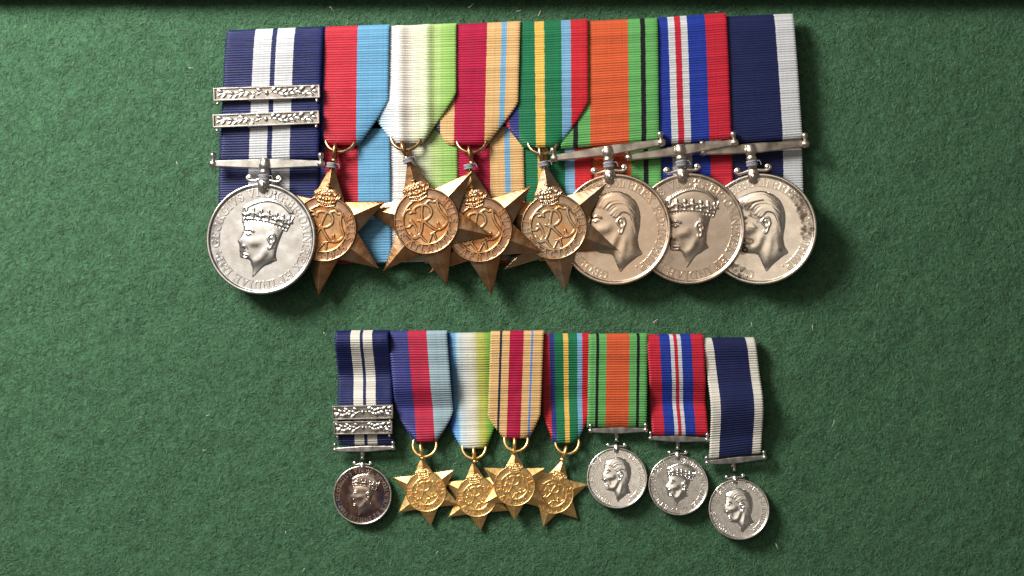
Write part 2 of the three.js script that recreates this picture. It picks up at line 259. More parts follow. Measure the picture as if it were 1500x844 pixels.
// mesh over the cells where mask > 0.5; height in mm on a medal of radius R, standing on z0
function reliefGeo(mask, height, R, z0, step, bx = [-1, 1, -1, 1]) {
  const nx = Math.round((bx[1] - bx[0]) * R / step), ny = Math.round((bx[3] - bx[2]) * R / step), id = new Map(), pos = [], uv = [], idx = [];
  const vert = (i, j, low) => { const k = (j * (nx + 1) + i) * 2 + (low ? 1 : 0); if (!id.has(k)) { const x = bx[0] + (bx[1] - bx[0]) * i / nx, y = bx[2] + (bx[3] - bx[2]) * j / ny; id.set(k, pos.length / 3); pos.push(x * R, y * R, low ? z0 - 0.12 : z0 + sample(height, x, y)); uv.push((x + 1) / 2, (y + 1) / 2); } return id.get(k); };
  const inside = (i, j) => i >= 0 && j >= 0 && i < nx && j < ny && sample(mask, bx[0] + (bx[1] - bx[0]) * (i + 0.5) / nx, bx[2] + (bx[3] - bx[2]) * (j + 0.5) / ny) > 0.5;
  for (let j = 0; j < ny; j++) for (let i = 0; i < nx; i++) {
    if (!inside(i, j)) continue;
    const a = vert(i, j), b = vert(i + 1, j), c = vert(i, j + 1), d = vert(i + 1, j + 1); idx.push(a, b, c, b, d, c);
    if (!inside(i - 1, j)) idx.push(a, c, vert(i, j, 1), c, vert(i, j + 1, 1), vert(i, j, 1));
    if (!inside(i + 1, j)) idx.push(b, vert(i + 1, j, 1), d, d, vert(i + 1, j, 1), vert(i + 1, j + 1, 1));
    if (!inside(i, j - 1)) idx.push(a, vert(i, j, 1), b, b, vert(i, j, 1), vert(i + 1, j, 1));
    if (!inside(i, j + 1)) idx.push(c, d, vert(i, j + 1, 1), d, vert(i + 1, j + 1, 1), vert(i, j + 1, 1));
  }
  const g = new THREE.BufferGeometry(); g.setAttribute('position', new THREE.Float32BufferAttribute(pos, 3)); g.setAttribute('uv', new THREE.Float32BufferAttribute(uv, 2)); g.setIndex(idx); g.computeVertexNormals(); return g;
}
const comb = (fn) => { const o = new Float32Array(RN * RN); for (let i = 0; i < o.length; i++) o[i] = fn(i); return o; };
const grow = (f) => { const b = bl(f, 0.008); return comb((i) => (b[i] > 0.12 ? 1 : 0)); };

// face features shared by both heads, placed by (ox, oy)
function faceLayers(ox, oy, s = 1) {
  const q = (pts) => pts.map(([x, y]) => [ox + x * s, oy + y * s]);
  const crisp = bl(layer((g) => {
    stroke(g, 0.03, q([[-0.37, 0.27], [-0.31, 0.285], [-0.23, 0.25]]));                   // brow
    dot(g, ox - 0.335 * s, oy + 0.19 * s, 0.024, 0.016); stroke(g, 0.014, q([[-0.375, 0.205], [-0.33, 0.222], [-0.28, 0.195]]));   // eye, lid
    stroke(g, 0.022, q([[-0.435, -0.05], [-0.40, -0.02], [-0.385, -0.065]]));              // nostril wing
    stroke(g, 0.03, q([[-0.40, -0.19], [-0.36, -0.19], [-0.31, -0.205]]), q([[-0.395, -0.245], [-0.35, -0.25], [-0.32, -0.235]]));   // lips
    stroke(g, 0.028, q([[0.1, 0.05], [0.05, 0.14], [0.1, 0.215], [0.17, 0.2], [0.19, 0.11], [0.15, 0.03], [0.11, -0.05], [0.075, -0.06], [0.07, -0.02]]), q([[0.12, 0.15], [0.14, 0.08], [0.11, 0.03]]));   // ear
  }), 0.007);
  const soft = bl(layer((g) => {
    stroke(g, 0.07, q([[-0.45, 0.14], [-0.48, 0.02]]));                                   // nose
    stroke(g, 0.08, q([[-0.31, -0.33], [-0.2, -0.35], [-0.06, -0.26], [0.02, -0.1]]));     // jaw
    stroke(g, 0.12, q([[-0.26, 0.04], [-0.12, 0.06]])); dot(g, ox - 0.33 * s, oy - 0.33 * s, 0.05);   // cheekbone, chin
    stroke(g, 0.06, q([[0.16, -0.16], [0.1, -0.4], [0.02, -0.62]]));                       // neck
  }), 0.035);
  const dn = bl(layer((g) => {
    stroke(g, 0.016, q([[-0.4, -0.218], [-0.32, -0.222]])); stroke(g, 0.018, q([[-0.36, -0.05], [-0.33, -0.12]])); dot(g, ox + 0.115 * s, oy + 0.11 * s, 0.022);
    stroke(g, 0.03, q([[-0.385, 0.235], [-0.3, 0.25]])); stroke(g, 0.02, q([[-0.36, -0.295], [-0.3, -0.29]]));
  }), 0.012);
  const under = bl(layer((g) => { stroke(g, 0.07, q([[-0.14, -0.41], [-0.02, -0.33], [0.06, -0.18]])); stroke(g, 0.08, q([[-0.2, -0.06], [-0.18, -0.2]])); }), 0.035);
  return [comb((i) => crisp[i] + 0.9 * soft[i]), comb((i) => dn[i] + 0.9 * under[i])];
}
// bare head, facing left
const bare = (() => {
  const out = [[-0.40, 0.46], [-0.33, 0.58], [-0.16, 0.66], [0.06, 0.69], [0.26, 0.63], [0.42, 0.47], [0.48, 0.24], [0.45, 0.0], [0.39, -0.2], [0.40, -0.36], [0.462, -0.49], [0.34, -0.55], [0.18, -0.65], [0.02, -0.80], [-0.01, -0.74], [-0.05, -0.58], [-0.08, -0.45], [-0.17, -0.42], [-0.30, -0.405], [-0.365, -0.365], [-0.365, -0.30], [-0.392, -0.27], [-0.372, -0.235], [-0.402, -0.19], [-0.385, -0.14], [-0.44, -0.10], [-0.528, -0.045], [-0.51, 0.0], [-0.45, 0.14], [-0.42, 0.22], [-0.425, 0.30], [-0.415, 0.38]];
  const mask = layer((g) => { spline(g, out, true); g.fill(); });
  const hair = layer((g) => { spline(g, [[-0.40, 0.44], [-0.32, 0.57], [-0.14, 0.66], [0.06, 0.69], [0.27, 0.62], [0.42, 0.46], [0.48, 0.22], [0.44, -0.02], [0.36, -0.16], [0.28, -0.1], [0.24, 0.1], [0.14, 0.2], [0.02, 0.2], [-0.06, 0.26], [-0.1, 0.36], [-0.24, 0.42]], true); g.fill(); });
  const strands = layer((g) => { for (let i = 0; i < 22; i++) { const a = i / 21, x0 = lerp(-0.36, 0.04, a), y0 = lerp(0.46, 0.2, a) + rr(-0.015, 0.015); g.globalAlpha = rr(0.5, 1); stroke(g, 0.02, [[x0, y0], [lerp(-0.2, 0.16, a) + rr(-0.015, 0.015), lerp(0.62, 0.3, a)], [lerp(0.12, 0.3, a), lerp(0.66, 0.22, a)], [lerp(0.4, 0.36, a) + rr(-0.015, 0.015), lerp(0.46, -0.1, a)]]); } });
  const [up, dn] = faceLayers(0, -0.02), soft = bl(mask, 0.1), edge = bl(mask, 0.014), hs = bl(hair, 0.014), st = bl(strands, 0.005);
  const h = comb((i) => 0.26 * sstep(edge[i], 0.4, 1) + 0.5 * sstep(soft[i], 0.35, 1) + 0.05 * hs[i] + 0.15 * (st[i] - 0.3) * hs[i] + 0.18 * up[i] * (1 - 0.5 * hs[i]) - 0.12 * dn[i]);
  return { mask: grow(mask), h, bx: [-0.6, 0.58, -0.86, 0.76] };
})();
// crowned head, facing left, and its crown
const crowned = (() => {
  const out = [[-0.345, 0.34], [-0.335, 0.22], [-0.318, 0.15], [-0.345, 0.07], [-0.40, -0.01], [-0.437, -0.058], [-0.42, -0.09], [-0.378, -0.125], [-0.395, -0.165], [-0.375, -0.2], [-0.405, -0.23], [-0.372, -0.265], [-0.385, -0.31], [-0.372, -0.35], [-0.335, -0.375], [-0.25, -0.365], [-0.174, -0.385], [-0.14, -0.46], [-0.128, -0.62], [-0.138, -0.735], [-0.05, -0.655], [0.08, -0.50], [0.2, -0.43], [0.33, -0.388], [0.29, -0.3], [0.30, -0.17], [0.36, 0.03], [0.41, 0.17], [0.3, 0.3], [0.0, 0.36]];
  const mask = layer((g) => { spline(g, out, true); g.fill(); });
  const [up, dn] = faceLayers(0.085, -0.115, 0.95), soft = bl(mask, 0.1), edge = bl(mask, 0.014);
  const strands = layer((g) => { for (let i = 0; i < 9; i++) { const a = i / 8; stroke(g, 0.016, [[lerp(0.22, 0.37, a), lerp(0.16, 0.14, a)], [lerp(0.22, 0.33, a), 0.0], [lerp(0.2, 0.28, a), -0.16]]); } }), st = bl(strands, 0.006);
  const h = comb((i) => 0.26 * sstep(edge[i], 0.4, 1) + 0.5 * sstep(soft[i], 0.35, 1) + 0.18 * up[i] - 0.12 * dn[i] + 0.08 * st[i]);
  return { mask: grow(mask), h, bx: [-0.5, 0.46, -0.78, 0.4] };
})();
const crownSide = (() => {
  const bandY = (x) => lerp(0.279, 0.151, (x + 0.348) / 0.808) + 0.035 * (1 - ((x - 0.056) / 0.404) ** 2);      // lower edge of the circlet
  const bp = (dy) => [-0.348, -0.2, 0.06, 0.28, 0.46].map((x) => [x, bandY(x) + dy]);
  const arch = (k) => [[-0.35, 0.555], [-0.28, 0.62], [-0.046, 0.714], [0.19, 0.728], [0.41, 0.65], [0.565, 0.5], [0.61, 0.42]].map(([x, y]) => [lerp(0.1, x, k), lerp(0.3, y, k)]);
  const body = layer((g) => { spline(g, [[-0.348, 0.28], [-0.36, 0.42], [-0.35, 0.555], [-0.28, 0.62], [-0.046, 0.714], [0.19, 0.728], [0.41, 0.65], [0.565, 0.5], [0.605, 0.41], [0.52, 0.26], [0.46, 0.151], [0.28, 0.21], [0.06, 0.26], [-0.2, 0.285]], true); g.fill(); stroke(g, 0.06, [[0.21, 0.72], [0.215, 0.86]]); });
  const solid = layer((g) => {
    stroke(g, 0.03, bp(0.008), bp(0.075));
    for (let i = 0; i < 15; i++) { const x = -0.33 + i * 0.057; dot(g, x, bandY(x) + 0.04, 0.016); }
    stroke(g, 0.022, arch(1).slice(0, 6), arch(0.88).slice(0, 6));
    for (let i = 0; i < 34; i++) { const a = arch(0.94), t = i / 33 * 5, k = Math.floor(Math.min(t, 4.999)), f = t - k; dot(g, lerp(a[k][0], a[k + 1][0], f), lerp(a[k][1], a[k + 1][1], f), 0.014); }
    for (const x of [-0.3, -0.02, 0.26, 0.5]) { const y = bandY(Math.min(x, 0.46)) + 0.09; stroke(g, 0.03, [[x, y], [x + 0.01, y + 0.13]], [[x, y + 0.03], [x - 0.05, y + 0.08], [x - 0.065, y + 0.06]], [[x, y + 0.03], [x + 0.05, y + 0.08], [x + 0.065, y + 0.05]]); dot(g, x + 0.01, y + 0.14, 0.026, 0.035); }
    for (const x of [-0.16, 0.12, 0.39]) { const y = bandY(x) + 0.09; stroke(g, 0.036, [[x, y], [x, y + 0.17]], [[x - 0.07, y + 0.1], [x + 0.07, y + 0.085]]); dot(g, x, y + 0.1, 0.034); }
    stroke(g, 0.025, [[-0.35, 0.3], [-0.352, 0.54]], [[0.47, 0.19], [0.585, 0.42]]);
    dot(g, 0.21, 0.755, 0.03); stroke(g, 0.024, [[0.21, 0.78], [0.215, 0.87]], [[0.175, 0.83], [0.25, 0.825]]);
  });
  const mask = comb((i) => Math.max(body[i], solid[i])), soft = bl(body, 0.09), s = bl(solid, 0.007), bl2 = bl(mask, 0.012);
  const h = comb((i) => 0.2 * sstep(bl2[i], 0.3, 1) + 0.32 * sstep(soft[i], 0.35, 1) + 0.24 * s[i]);
  return { mask: grow(mask), h, bx: [-0.46, 0.66, 0.1, 0.96] };
})();
// front-on crown for the stars; unit = half its width
const crownFront = (() => {
  const body = layer((g) => { spline(g, [[-0.6, -0.72], [-0.72, -0.3], [-0.97, 0.0], [-0.92, 0.26], [-0.62, 0.45], [-0.25, 0.46], [0, 0.44], [0.25, 0.46], [0.62, 0.45], [0.92, 0.26], [0.97, 0.0], [0.72, -0.3], [0.6, -0.72], [0, -0.85]], true); g.fill(); });
  const solid = layer((g) => {
    stroke(g, 0.08, [[-0.62, -0.66], [0, -0.8], [0.62, -0.66]], [[-0.66, -0.4], [0, -0.54], [0.66, -0.4]]);
    for (let i = -4; i <= 4; i++) dot(g, i * 0.14, -0.66 + 0.009 * i * i, 0.05);
    for (const s of [-1, 1]) {
      stroke(g, 0.06, [[s * 0.7, -0.32], [s * 0.96, 0.0], [s * 0.9, 0.25], [s * 0.6, 0.44], [s * 0.25, 0.46], [0, 0.42]], [[s * 0.62, -0.3], [s * 0.82, 0.0], [s * 0.76, 0.2], [s * 0.5, 0.34], [s * 0.1, 0.36]], [[s * 0.3, -0.42], [s * 0.42, -0.1], [s * 0.34, 0.18], [s * 0.06, 0.3]]);
      for (let k = 0; k < 6; k++) { const a = k / 5; dot(g, s * lerp(0.86, 0.2, a), lerp(0.1, 0.41, Math.sin(a * 1.57)), 0.045); }
      dot(g, s * 0.5, -0.26, 0.09); dot(g, s * 0.44, -0.16, 0.06); dot(g, s * 0.57, -0.16, 0.06); stroke(g, 0.05, [[s * 0.2, -0.45], [s * 0.22, -0.28]]); dot(g, s * 0.22, -0.24, 0.06); dot(g, s * 0.62, 0.08, 0.08); dot(g, s * 0.2, 0.08, 0.07);
    }
    stroke(g, 0.07, [[0, -0.45], [0, -0.12]], [[-0.13, -0.28], [0.13, -0.28]]); dot(g, 0, 0.1, 0.07); dot(g, 0, 0.46, 0.11); stroke(g, 0.09, [[0, 0.54], [0, 0.88]], [[-0.14, 0.71], [0.14, 0.71]]);
  });
  const mask = comb((i) => Math.max(body[i], solid[i])), soft = bl(body, 0.2), s = bl(solid, 0.02);
  const h = comb((i) => 0.12 * sstep(mask[i], 0.2, 1) + 0.28 * sstep(soft[i], 0.4, 1) + 0.26 * s[i]);
  return { mask: grow(mask), h, bx: [-1.04, 1.04, -0.98, 1] };
})();
// interlaced cypher of the stars
const cypher = (() => {
  const ca = Math.cos(9.8 * deg), sa = Math.sin(9.8 * deg), Q = (l) => l.map(([x, y]) => { const u = (x - 336) / 280, v = (535 - y) / 280; return [u * ca + v * sa, -u * sa + v * ca]; });
  const a = layer((g) => {
    stroke(g, 0.085, Q([[206, 450], [226, 440], [214, 418], [180, 424], [140, 460], [124, 510], [140, 558], [178, 566], [206, 540], [196, 522]]), Q([[204, 512], [232, 560], [244, 610], [226, 652], [196, 652], [182, 622]]));
    stroke(g, 0.09, Q([[318, 404], [304, 470], [296, 560], [272, 630], [232, 668], [196, 658]]), Q([[248, 448], [240, 424], [270, 400], [330, 392], [378, 418], [392, 470], [362, 512], [310, 530], [268, 522]]), Q([[312, 532], [352, 572], [398, 614], [440, 624], [486, 604], [512, 568]]));
    stroke(g, 0.085, Q([[352, 386], [388, 366], [420, 382], [456, 368]]), Q([[452, 374], [456, 430], [482, 490], [516, 540], [512, 580], [472, 604], [438, 590], [434, 566]]));
    stroke(g, 0.075, Q([[268, 660], [330, 734]]), Q([[330, 734], [372, 648]]), Q([[388, 640], [406, 722]]));
    stroke(g, 0.045, Q([[250, 664], [286, 656]]), Q([[354, 650], [392, 642]]), Q([[370, 644], [408, 634]]), Q([[386, 726], [426, 716]]));
  });
  const s = bl(a, 0.012), h = comb((i) => 0.42 * sstep(s[i], 0.12, 0.95));
  return { mask: comb((i) => (s[i] > 0.12 ? 1 : 0)), h, bx: [-0.82, 0.76, -0.84, 0.7] };
})();

// ------------------------------------------------------------------ lettering, bent round a circle
const fonts = { serif: await new FontLoader().loadAsync('fonts/droid/droid_serif_bold.typeface.json'), sans: await new FontLoader().loadAsync('fonts/droid/droid_sans_bold.typeface.json') };
// from, to: angles (deg, anticlockwise from +x); clockwise text has its tops outward, anticlockwise text its tops inward
function ringText(text, font, size, r, from, to, z, depth, R) {
  const f = fonts[font], list = [], chars = [...text], adv = chars.map((c) => (c === ' ' ? 0.42 : c === ':' || c === '.' ? 0.4 : (f.data.glyphs[c]?.ha ?? 700) / f.data.resolution) + 0.12), sum = adv.reduce((a, b) => a + b, 0);
  const cw = to < from; let at = 0;
  chars.forEach((c, i) => {
    const mid = from + (to - from) * (at + adv[i] / 2) / sum; at += adv[i]; if (c === ' ') return;
    const g = new THREE.ExtrudeGeometry(f.generateShapes(c, size), { depth: depth * 0.4, bevelEnabled: true, bevelThickness: depth * 0.6, bevelSize: size * 0.035, bevelSegments: 1, curveSegments: 3 });
    g.computeBoundingBox(); const b = g.boundingBox; g.translate(-(b.min.x + b.max.x) / 2, 0, 0);
    const a = mid * deg;
    if (cw) { g.translate(0, r, 0); g.rotateZ(a - Math.PI / 2); } else { g.translate(0, -r, 0); g.rotateZ(a + Math.PI / 2); }
    g.translate(0, 0, z); list.push(g);
  });
  const g = merge(list), p = g.attributes.position, uv = g.attributes.uv; for (let i = 0; i < p.count; i++) uv.setXY(i, (p.getX(i) / R + 1) / 2, (p.getY(i) / R + 1) / 2);
  return g;
}
const planarUV = (g, R) => { const p = g.attributes.position, uv = new Float32Array(p.count * 2); for (let i = 0; i < p.count; i++) { uv[i * 2] = (p.getX(i) / R + 1) / 2; uv[i * 2 + 1] = (p.getY(i) / R + 1) / 2; } g.setAttribute('uv', new THREE.BufferAttribute(uv, 2)); return g; };

// ------------------------------------------------------------------ shared geometry
const RD = 18;                                                                   // medal radius, mm
const G = {};
{ // disc: field, raised rim, edge
  const g = lathe([[0.0001, 0], [RD - 0.35, 0], [RD - 0.08, 0.12], [RD, 0.35], [RD, 1.75], [RD - 0.1, 2.0], [RD - 0.35, 2.12], [RD - 0.75, 2.1], [RD - 0.95, 1.95], [RD - 1.1, 1.68], [RD - 1.5, 1.6], [12, 1.52], [6, 1.47], [0.0001, 1.45]].reverse(), 128);
  g.rotateX(Math.PI / 2); G.disc = planarUV(g, RD);
}
G.bare = reliefGeo(bare.mask, bare.h, RD, 1.38, 0.15, bare.bx);
G.crowned = reliefGeo(crowned.mask, crowned.h, RD, 1.38, 0.15, crowned.bx);
G.crownSide = reliefGeo(crownSide.mask, crownSide.h, RD, 1.42, 0.14, crownSide.bx);
G.textCrowned = ringText('GEORGIVS VI D:G:BR:OMN:REX ET INDIAE IMP:', 'serif', 2.6, 13.75, 194, -162, 1.48, 0.36, RD);
G.textBare = ringText('GEORGIVS VI D:G:BR:OMN:REX F:D:IND:IMP.', 'serif', 2.6, 13.75, 256, -68, 1.48, 0.36, RD);
{ // claw on the medal's edge with two scrolls; y up from the centre
  const s = new THREE.SphereGeometry(1, 28, 20).scale(2.0, 2.9, 1.35).translate(0, RD - 0.6, 1.9), b = new THREE.SphereGeometry(1, 18, 14).scale(0.85, 1.2, 0.7).translate(0, RD - 0.9, 3.1);
  const list = [s, b];
  for (const k of [-1, 1]) { list.push(tube([V(k * 1.2, RD + 1.2, 1.6), V(k * 3, RD + 0.75, 1.6), V(k * 4.6, RD + 0.7, 1.6), V(k * 5.6, RD + 1.5, 1.6), V(k * 4.9, RD + 2.2, 1.6), V(k * 4.2, RD + 1.7, 1.6)], 0.62, 30, 10)); list.push(new THREE.SphereGeometry(0.8, 14, 10).translate(k * 4.75, RD + 1.55, 1.7)); }
  G.claw = planarUV(merge(list), 24);
  // neck and swivel; from the claw up to the bar
  const neck = lathe([[0.001, 1.0], [1.5, 1.0], [1.35, 2.2], [1.15, 3.0], [1.3, 3.6], [1.75, 4.1], [1.75, 4.6], [1.45, 5.0], [1.55, 5.5], [1.85, 6.0], [1.95, 6.8], [1.85, 7.6], [1.55, 8.0], [1.75, 8.3], [1.6, 8.75], [0.9, 8.95], [0.001, 8.95]]).translate(0, RD, 1.7);
  G.swivel = planarUV(neck, 24);
}
{ // bar, centred, 36 mm long: tapered arms, flat bevelled
  const sh = new THREE.Shape(); sh.moveTo(-17.2, -0.55); sh.lineTo(-2.2, -1.15); sh.lineTo(2.2, -1.15); sh.lineTo(17.2, -0.55); sh.lineTo(17.2, 0.6); sh.lineTo(2.2, 1.05); sh.lineTo(-2.2, 1.05); sh.lineTo(-17.2, 0.6);
  const e = new THREE.ExtrudeGeometry(sh, { depth: 0.7, bevelEnabled: true, bevelThickness: 0.5, bevelSize: 0.4, bevelSegments: 2 }); e.translate(0, 0, -0.6); G.bar = planarUV(e, 20);
  const k = merge([new THREE.SphereGeometry(1.35, 20, 14), lathe([[0.001, 0], [0.75, 0], [0.6, 1.2], [0.8, 2.0], [1.05, 2.8], [0.85, 3.5], [0.001, 3.8]], 18)]); G.knob = planarUV(k, 6);
}
{ const l = []; for (let i = 0; i < 5; i++) l.push(new THREE.TorusGeometry(1.65 + 0.08 * Math.sin(i * 2.3), 0.2, 8, 26).rotateX(Math.PI / 2 + 0.08 * Math.sin(i * 1.7)).translate(0.05 * Math.cos(i * 3), i * 0.36, 0)); l.push(tube([V(1.5, 0.9, 0.6), V(2.2, 1.4, 0.5), V(2.7, 0.9, 0.4), V(2.9, -0.1, 0.2)], 0.14, 12, 6)); G.wrap = merge(l); }
// stars ---------------------------------------------------------------
const RS = 21.6, RM_ = 10.7;
function starPoint(R, half, ridge, base, tipLift, rim) {
  // along +y from r0 to the tip, ridge in the middle with a narrow worn top, worn outer edges
  const r0 = 9.0, pos = [], tri = (a, b, c) => pos.push(...a, ...b, ...c), quad = (a, b, c, d) => { tri(a, b, c); tri(a, c, d); }, n = 10;
  const sec = (t) => { const y = lerp(r0, R, t), w = Math.max(0.22, (R - y) * Math.tan(half)), zr = y < rim - 0.25 ? 1.9 : lerp(ridge, tipLift, (y - rim) / (R - rim)), e = Math.min(0.16, w * 0.3), c = 0.07; return [[-w, y, 0.1], [-w, y, base - 0.12], [-w + e, y, base + 0.04], [-c, y, zr - 0.02], [0, y, zr], [c, y, zr - 0.02], [w - e, y, base + 0.04], [w, y, base - 0.12], [w, y, 0.1]]; };
  const cuts = [0, (rim - 0.3 - r0) / (R - r0), (rim - 0.2 - r0) / (R - r0), 0.35, 0.5, 0.62, 0.74, 0.84, 0.92, 0.97, 1]; for (let i = 0; i < n; i++) { const a = sec(cuts[i]), b = sec(cuts[i + 1]); for (let k = 0; k < 8; k++) quad(a[k], a[k + 1], b[k + 1], b[k]); quad(a[8], a[0], b[0], b[8]); }
  const t = sec(1); for (let k = 1; k < 8; k++) tri(t[0], t[k], t[k + 1]);
  const g = new THREE.BufferGeometry(); g.setAttribute('position', new THREE.Float32BufferAttribute(pos, 3)); g.computeVertexNormals();
  const idx = []; for (let i = 0; i < pos.length / 3; i += 3) idx.push(i, i + 1, i + 2); g.setIndex(idx); return planarUV(g.toNonIndexed(), RS);
}
function medallion(R, inner) { const g = lathe([[0.0001, 2.16], [inner - 0.5, 2.18], [inner - 0.3, 2.45], [inner, 2.68], [inner + 0.3, 2.5], [inner + 0.5, 2.35], [R - 0.75, 2.35], [R - 0.5, 2.5], [R - 0.25, 2.72], [R, 2.5], [R + 0.05, 0.3], [0.0001, 0.2]], 96); g.rotateX(Math.PI / 2); return planarUV(g, R); }
G.point = starPoint(RS, 23.5 * deg, 2.35, 0.7, 0.95, 10.7);
G.pointSmall = starPoint(RS, 28.5 * deg, 2.5, 0.75, 1.0, 12.4);
G.medallion = medallion(RM_, 7.55); G.medallionSmall = medallion(12.4, 8.1);
G.cypher = reliefGeo(cypher.mask, cypher.h, 10.5, 2.12, 0.1, cypher.bx);
G.crownFront = reliefGeo(crownFront.mask, crownFront.h, 4.5, 2.42, 0.1, crownFront.bx);
const starText = (s, small) => ringText('THE ' + s + ' STAR', 'sans', small ? 3.0 : 2.3, small ? 11.4 : 10.05, 152, 398, 2.3, 0.4, small ? 12.4 : RM_);
G.ring = new THREE.TorusGeometry(5.1, 0.62, 14, 64); planarUV(G.ring, 6);
G.eyelet = planarUV(merge([new THREE.TorusGeometry(1.55, 0.62, 12, 30).scale(1, 1.35, 1).rotateY(Math.PI / 2), lathe([[0.001, -3.6], [1.25, -3.6], [1.1, -2.6], [0.7, -2.0], [0.001, -1.9]], 18)]), 6);
{ // laurel leaf, along +x, 3 mm long, with a midrib
  const pos = [], idx = [], n = 8; for (let i = 0; i <= n; i++) { const t = i / n, w = 0.72 * Math.sin(Math.PI * t ** 0.8) + 0.02; for (const [f, z] of [[-1, 0], [-0.5, 0.38], [0, 0.28], [0.5, 0.38], [1, 0]]) pos.push(t * 3, f * w + 0.25 * Math.sin(t * 2), z * Math.sin(Math.PI * t) + 0.02); }
  for (let i = 0; i < n; i++) for (let k = 0; k < 4; k++) { const a = i * 5 + k; idx.push(a, a + 5, a + 1, a + 1, a + 5, a + 6); }
  const g = new THREE.BufferGeometry(); g.setAttribute('position', new THREE.Float32BufferAttribute(pos, 3)); g.setIndex(idx); planarUV(g, 3); g.computeVertexNormals(); G.leaf = g;
}
for (const k in G) if (!G[k].userData.scaled) { G[k].scale(MM, MM, MM); G[k].userData.scaled = true; }

// placing: turn (deg clockwise in the picture), then lean: right side raised by tx, lower side raised by ty (deg)
const pose = (turn, tx = 0, ty = 0) => new THREE.Quaternion().setFromEuler(new THREE.Euler(-ty * deg, -tx * deg, 0, 'XYZ')).multiply(new THREE.Quaternion().setFromAxisAngle(V(0, 0, 1), -turn * deg));

// ------------------------------------------------------------------ the setting
const feltMap = (() => {
  const N = 2048;
  const f = drawn(N, N, (g) => {
    g.fillStyle = '#7c7c7c'; g.fillRect(0, 0, N, N);
    for (let i = 0; i < 90000; i++) { const x = rr(-40, N), y = rr(-40, N), a = rr(0, Math.PI * 2) * 0.5 + rr(-0.9, 0.9), l = rr(6, 34), v = Math.round(rr(20, 235)); g.strokeStyle = `rgba(${v},${v},${v},${rr(0.12, 0.5).toFixed(2)})`; g.lineWidth = rr(0.7, 2.4); const bx = rr(-9, 9), by = rr(-9, 9); for (const [ox, oy] of [[0, 0], [x < 0 ? N : 0, y < 0 ? N : 0]]) { g.beginPath(); g.moveTo(x + ox, y + oy); g.quadraticCurveTo(x + ox + Math.cos(a) * l / 2 + bx, y + oy + Math.sin(a) * l / 2 + by, x + ox + Math.cos(a) * l, y + oy + Math.sin(a) * l); g.stroke(); if (!ox && !oy && x >= 0 && y >= 0) break; } }
  });
  const fine = blur(f, N, N, 3, 2), soft = blur(f, N, N, 9), tuft = (x, y) => { const a = x / N * Math.PI * 2, b = y / N * Math.PI * 2; return fbm(Math.cos(a) * 9 + 20, Math.sin(a) * 9 + Math.cos(b) * 9, Math.sin(b) * 9); };
  const hgt = new Float32Array(N * N);
  const color = dataTex(N, N, (x, y) => { const i = y * N + x, v = f[i], s = soft[i] - 0.48, e = fine[i] - 0.48, t = tuft(x, y); hgt[i] = clamp(0.5 + 0.3 * (v - 0.5) + 1.5 * e + 0.5 * s + 0.06 * t, 0, 1); const k = clamp(0.76 + 0.7 * (v - 0.5) + 2.4 * e + 1.4 * s + 0.10 * t, 0.15, 1.9); return [0.063 * k * (0.92 + 0.4 * (v - 0.5)), 0.140 * k, 0.073 * k]; }, true);
  const bump = dataTex(N, N, (x, y) => hgt[y * N + x]);
  return { color, bump };
})();
const felt = new THREE.MeshPhysicalMaterial({ map: feltMap.color, bumpMap: feltMap.bump, bumpScale: 0.001, roughness: 0.95, specularIntensity: 0.25, sheen: 0.3, sheenRoughness: 0.6, sheenColor: new THREE.Color().setRGB(0.2, 0.4, 0.25) }); felt.name = 'green_wool_felt';
const FX = 230, FZ0 = -96.5, FZ1 = 130;                                          // the board's extent, mm
const feltY = (x, z) => 0.45 * nz(x / 16, z / 16, 3) + 0.25 * nz(x / 5, z / 5, 8) + 0.9 * nz(x / 70, z / 70, 1) - 0.4;
{
  const nx = 420, ny = 220, g = new THREE.PlaneGeometry(2 * FX, FZ1 - FZ0, nx, ny); g.rotateX(-Math.PI / 2).translate(0, 0, (FZ0 + FZ1) / 2);
  const p = g.attributes.position, uv = g.attributes.uv; for (let i = 0; i < p.count; i++) { const x = p.getX(i), z = p.getZ(i); p.setY(i, feltY(x, z)); uv.setXY(i, x / 120, z / 120); }
  g.scale(MM, MM, MM); g.computeVertexNormals(); const m = new THREE.Mesh(g, felt); m.name = 'felt_ground'; m.userData.kind = 'structure'; m.receiveShadow = true; scene.add(m);
}
{ // felt-lined rim of the display tray along the top of the picture
  const pr = [[-96.0, -0.3], [-95.6, 0.6], [-95.6, 6.0], [-96.2, 7.4], [-97.6, 8], [-112, 8], [-112, -1]], g = new THREE.BufferGeometry(), pos = [], uv = [], idx = [], n = 160;
  for (let i = 0; i <= n; i++) { const x = lerp(-FX, FX, i / n); let s = 0; pr.forEach((q, k) => { if (k) s += Math.hypot(q[0] - pr[k - 1][0], q[1] - pr[k - 1][1]); pos.push(x, q[1], q[0] + 0.35 * nz(x / 24, k, 2)); uv.push(x / 120, s / 120); }); }
  for (let i = 0; i < n; i++) for (let k = 0; k < pr.length - 1; k++) { const a = i * pr.length + k, b = a + pr.length; idx.push(a, b, a + 1, b, b + 1, a + 1); }
  g.setAttribute('position', new THREE.Float32BufferAttribute(pos, 3)); g.setAttribute('uv', new THREE.Float32BufferAttribute(uv, 2)); g.setIndex(idx); g.scale(MM, MM, MM); g.computeVertexNormals();
  const m = new THREE.Mesh(g, felt); m.name = 'case_wall'; m.userData.kind = 'structure'; m.castShadow = m.receiveShadow = true; scene.add(m);
}
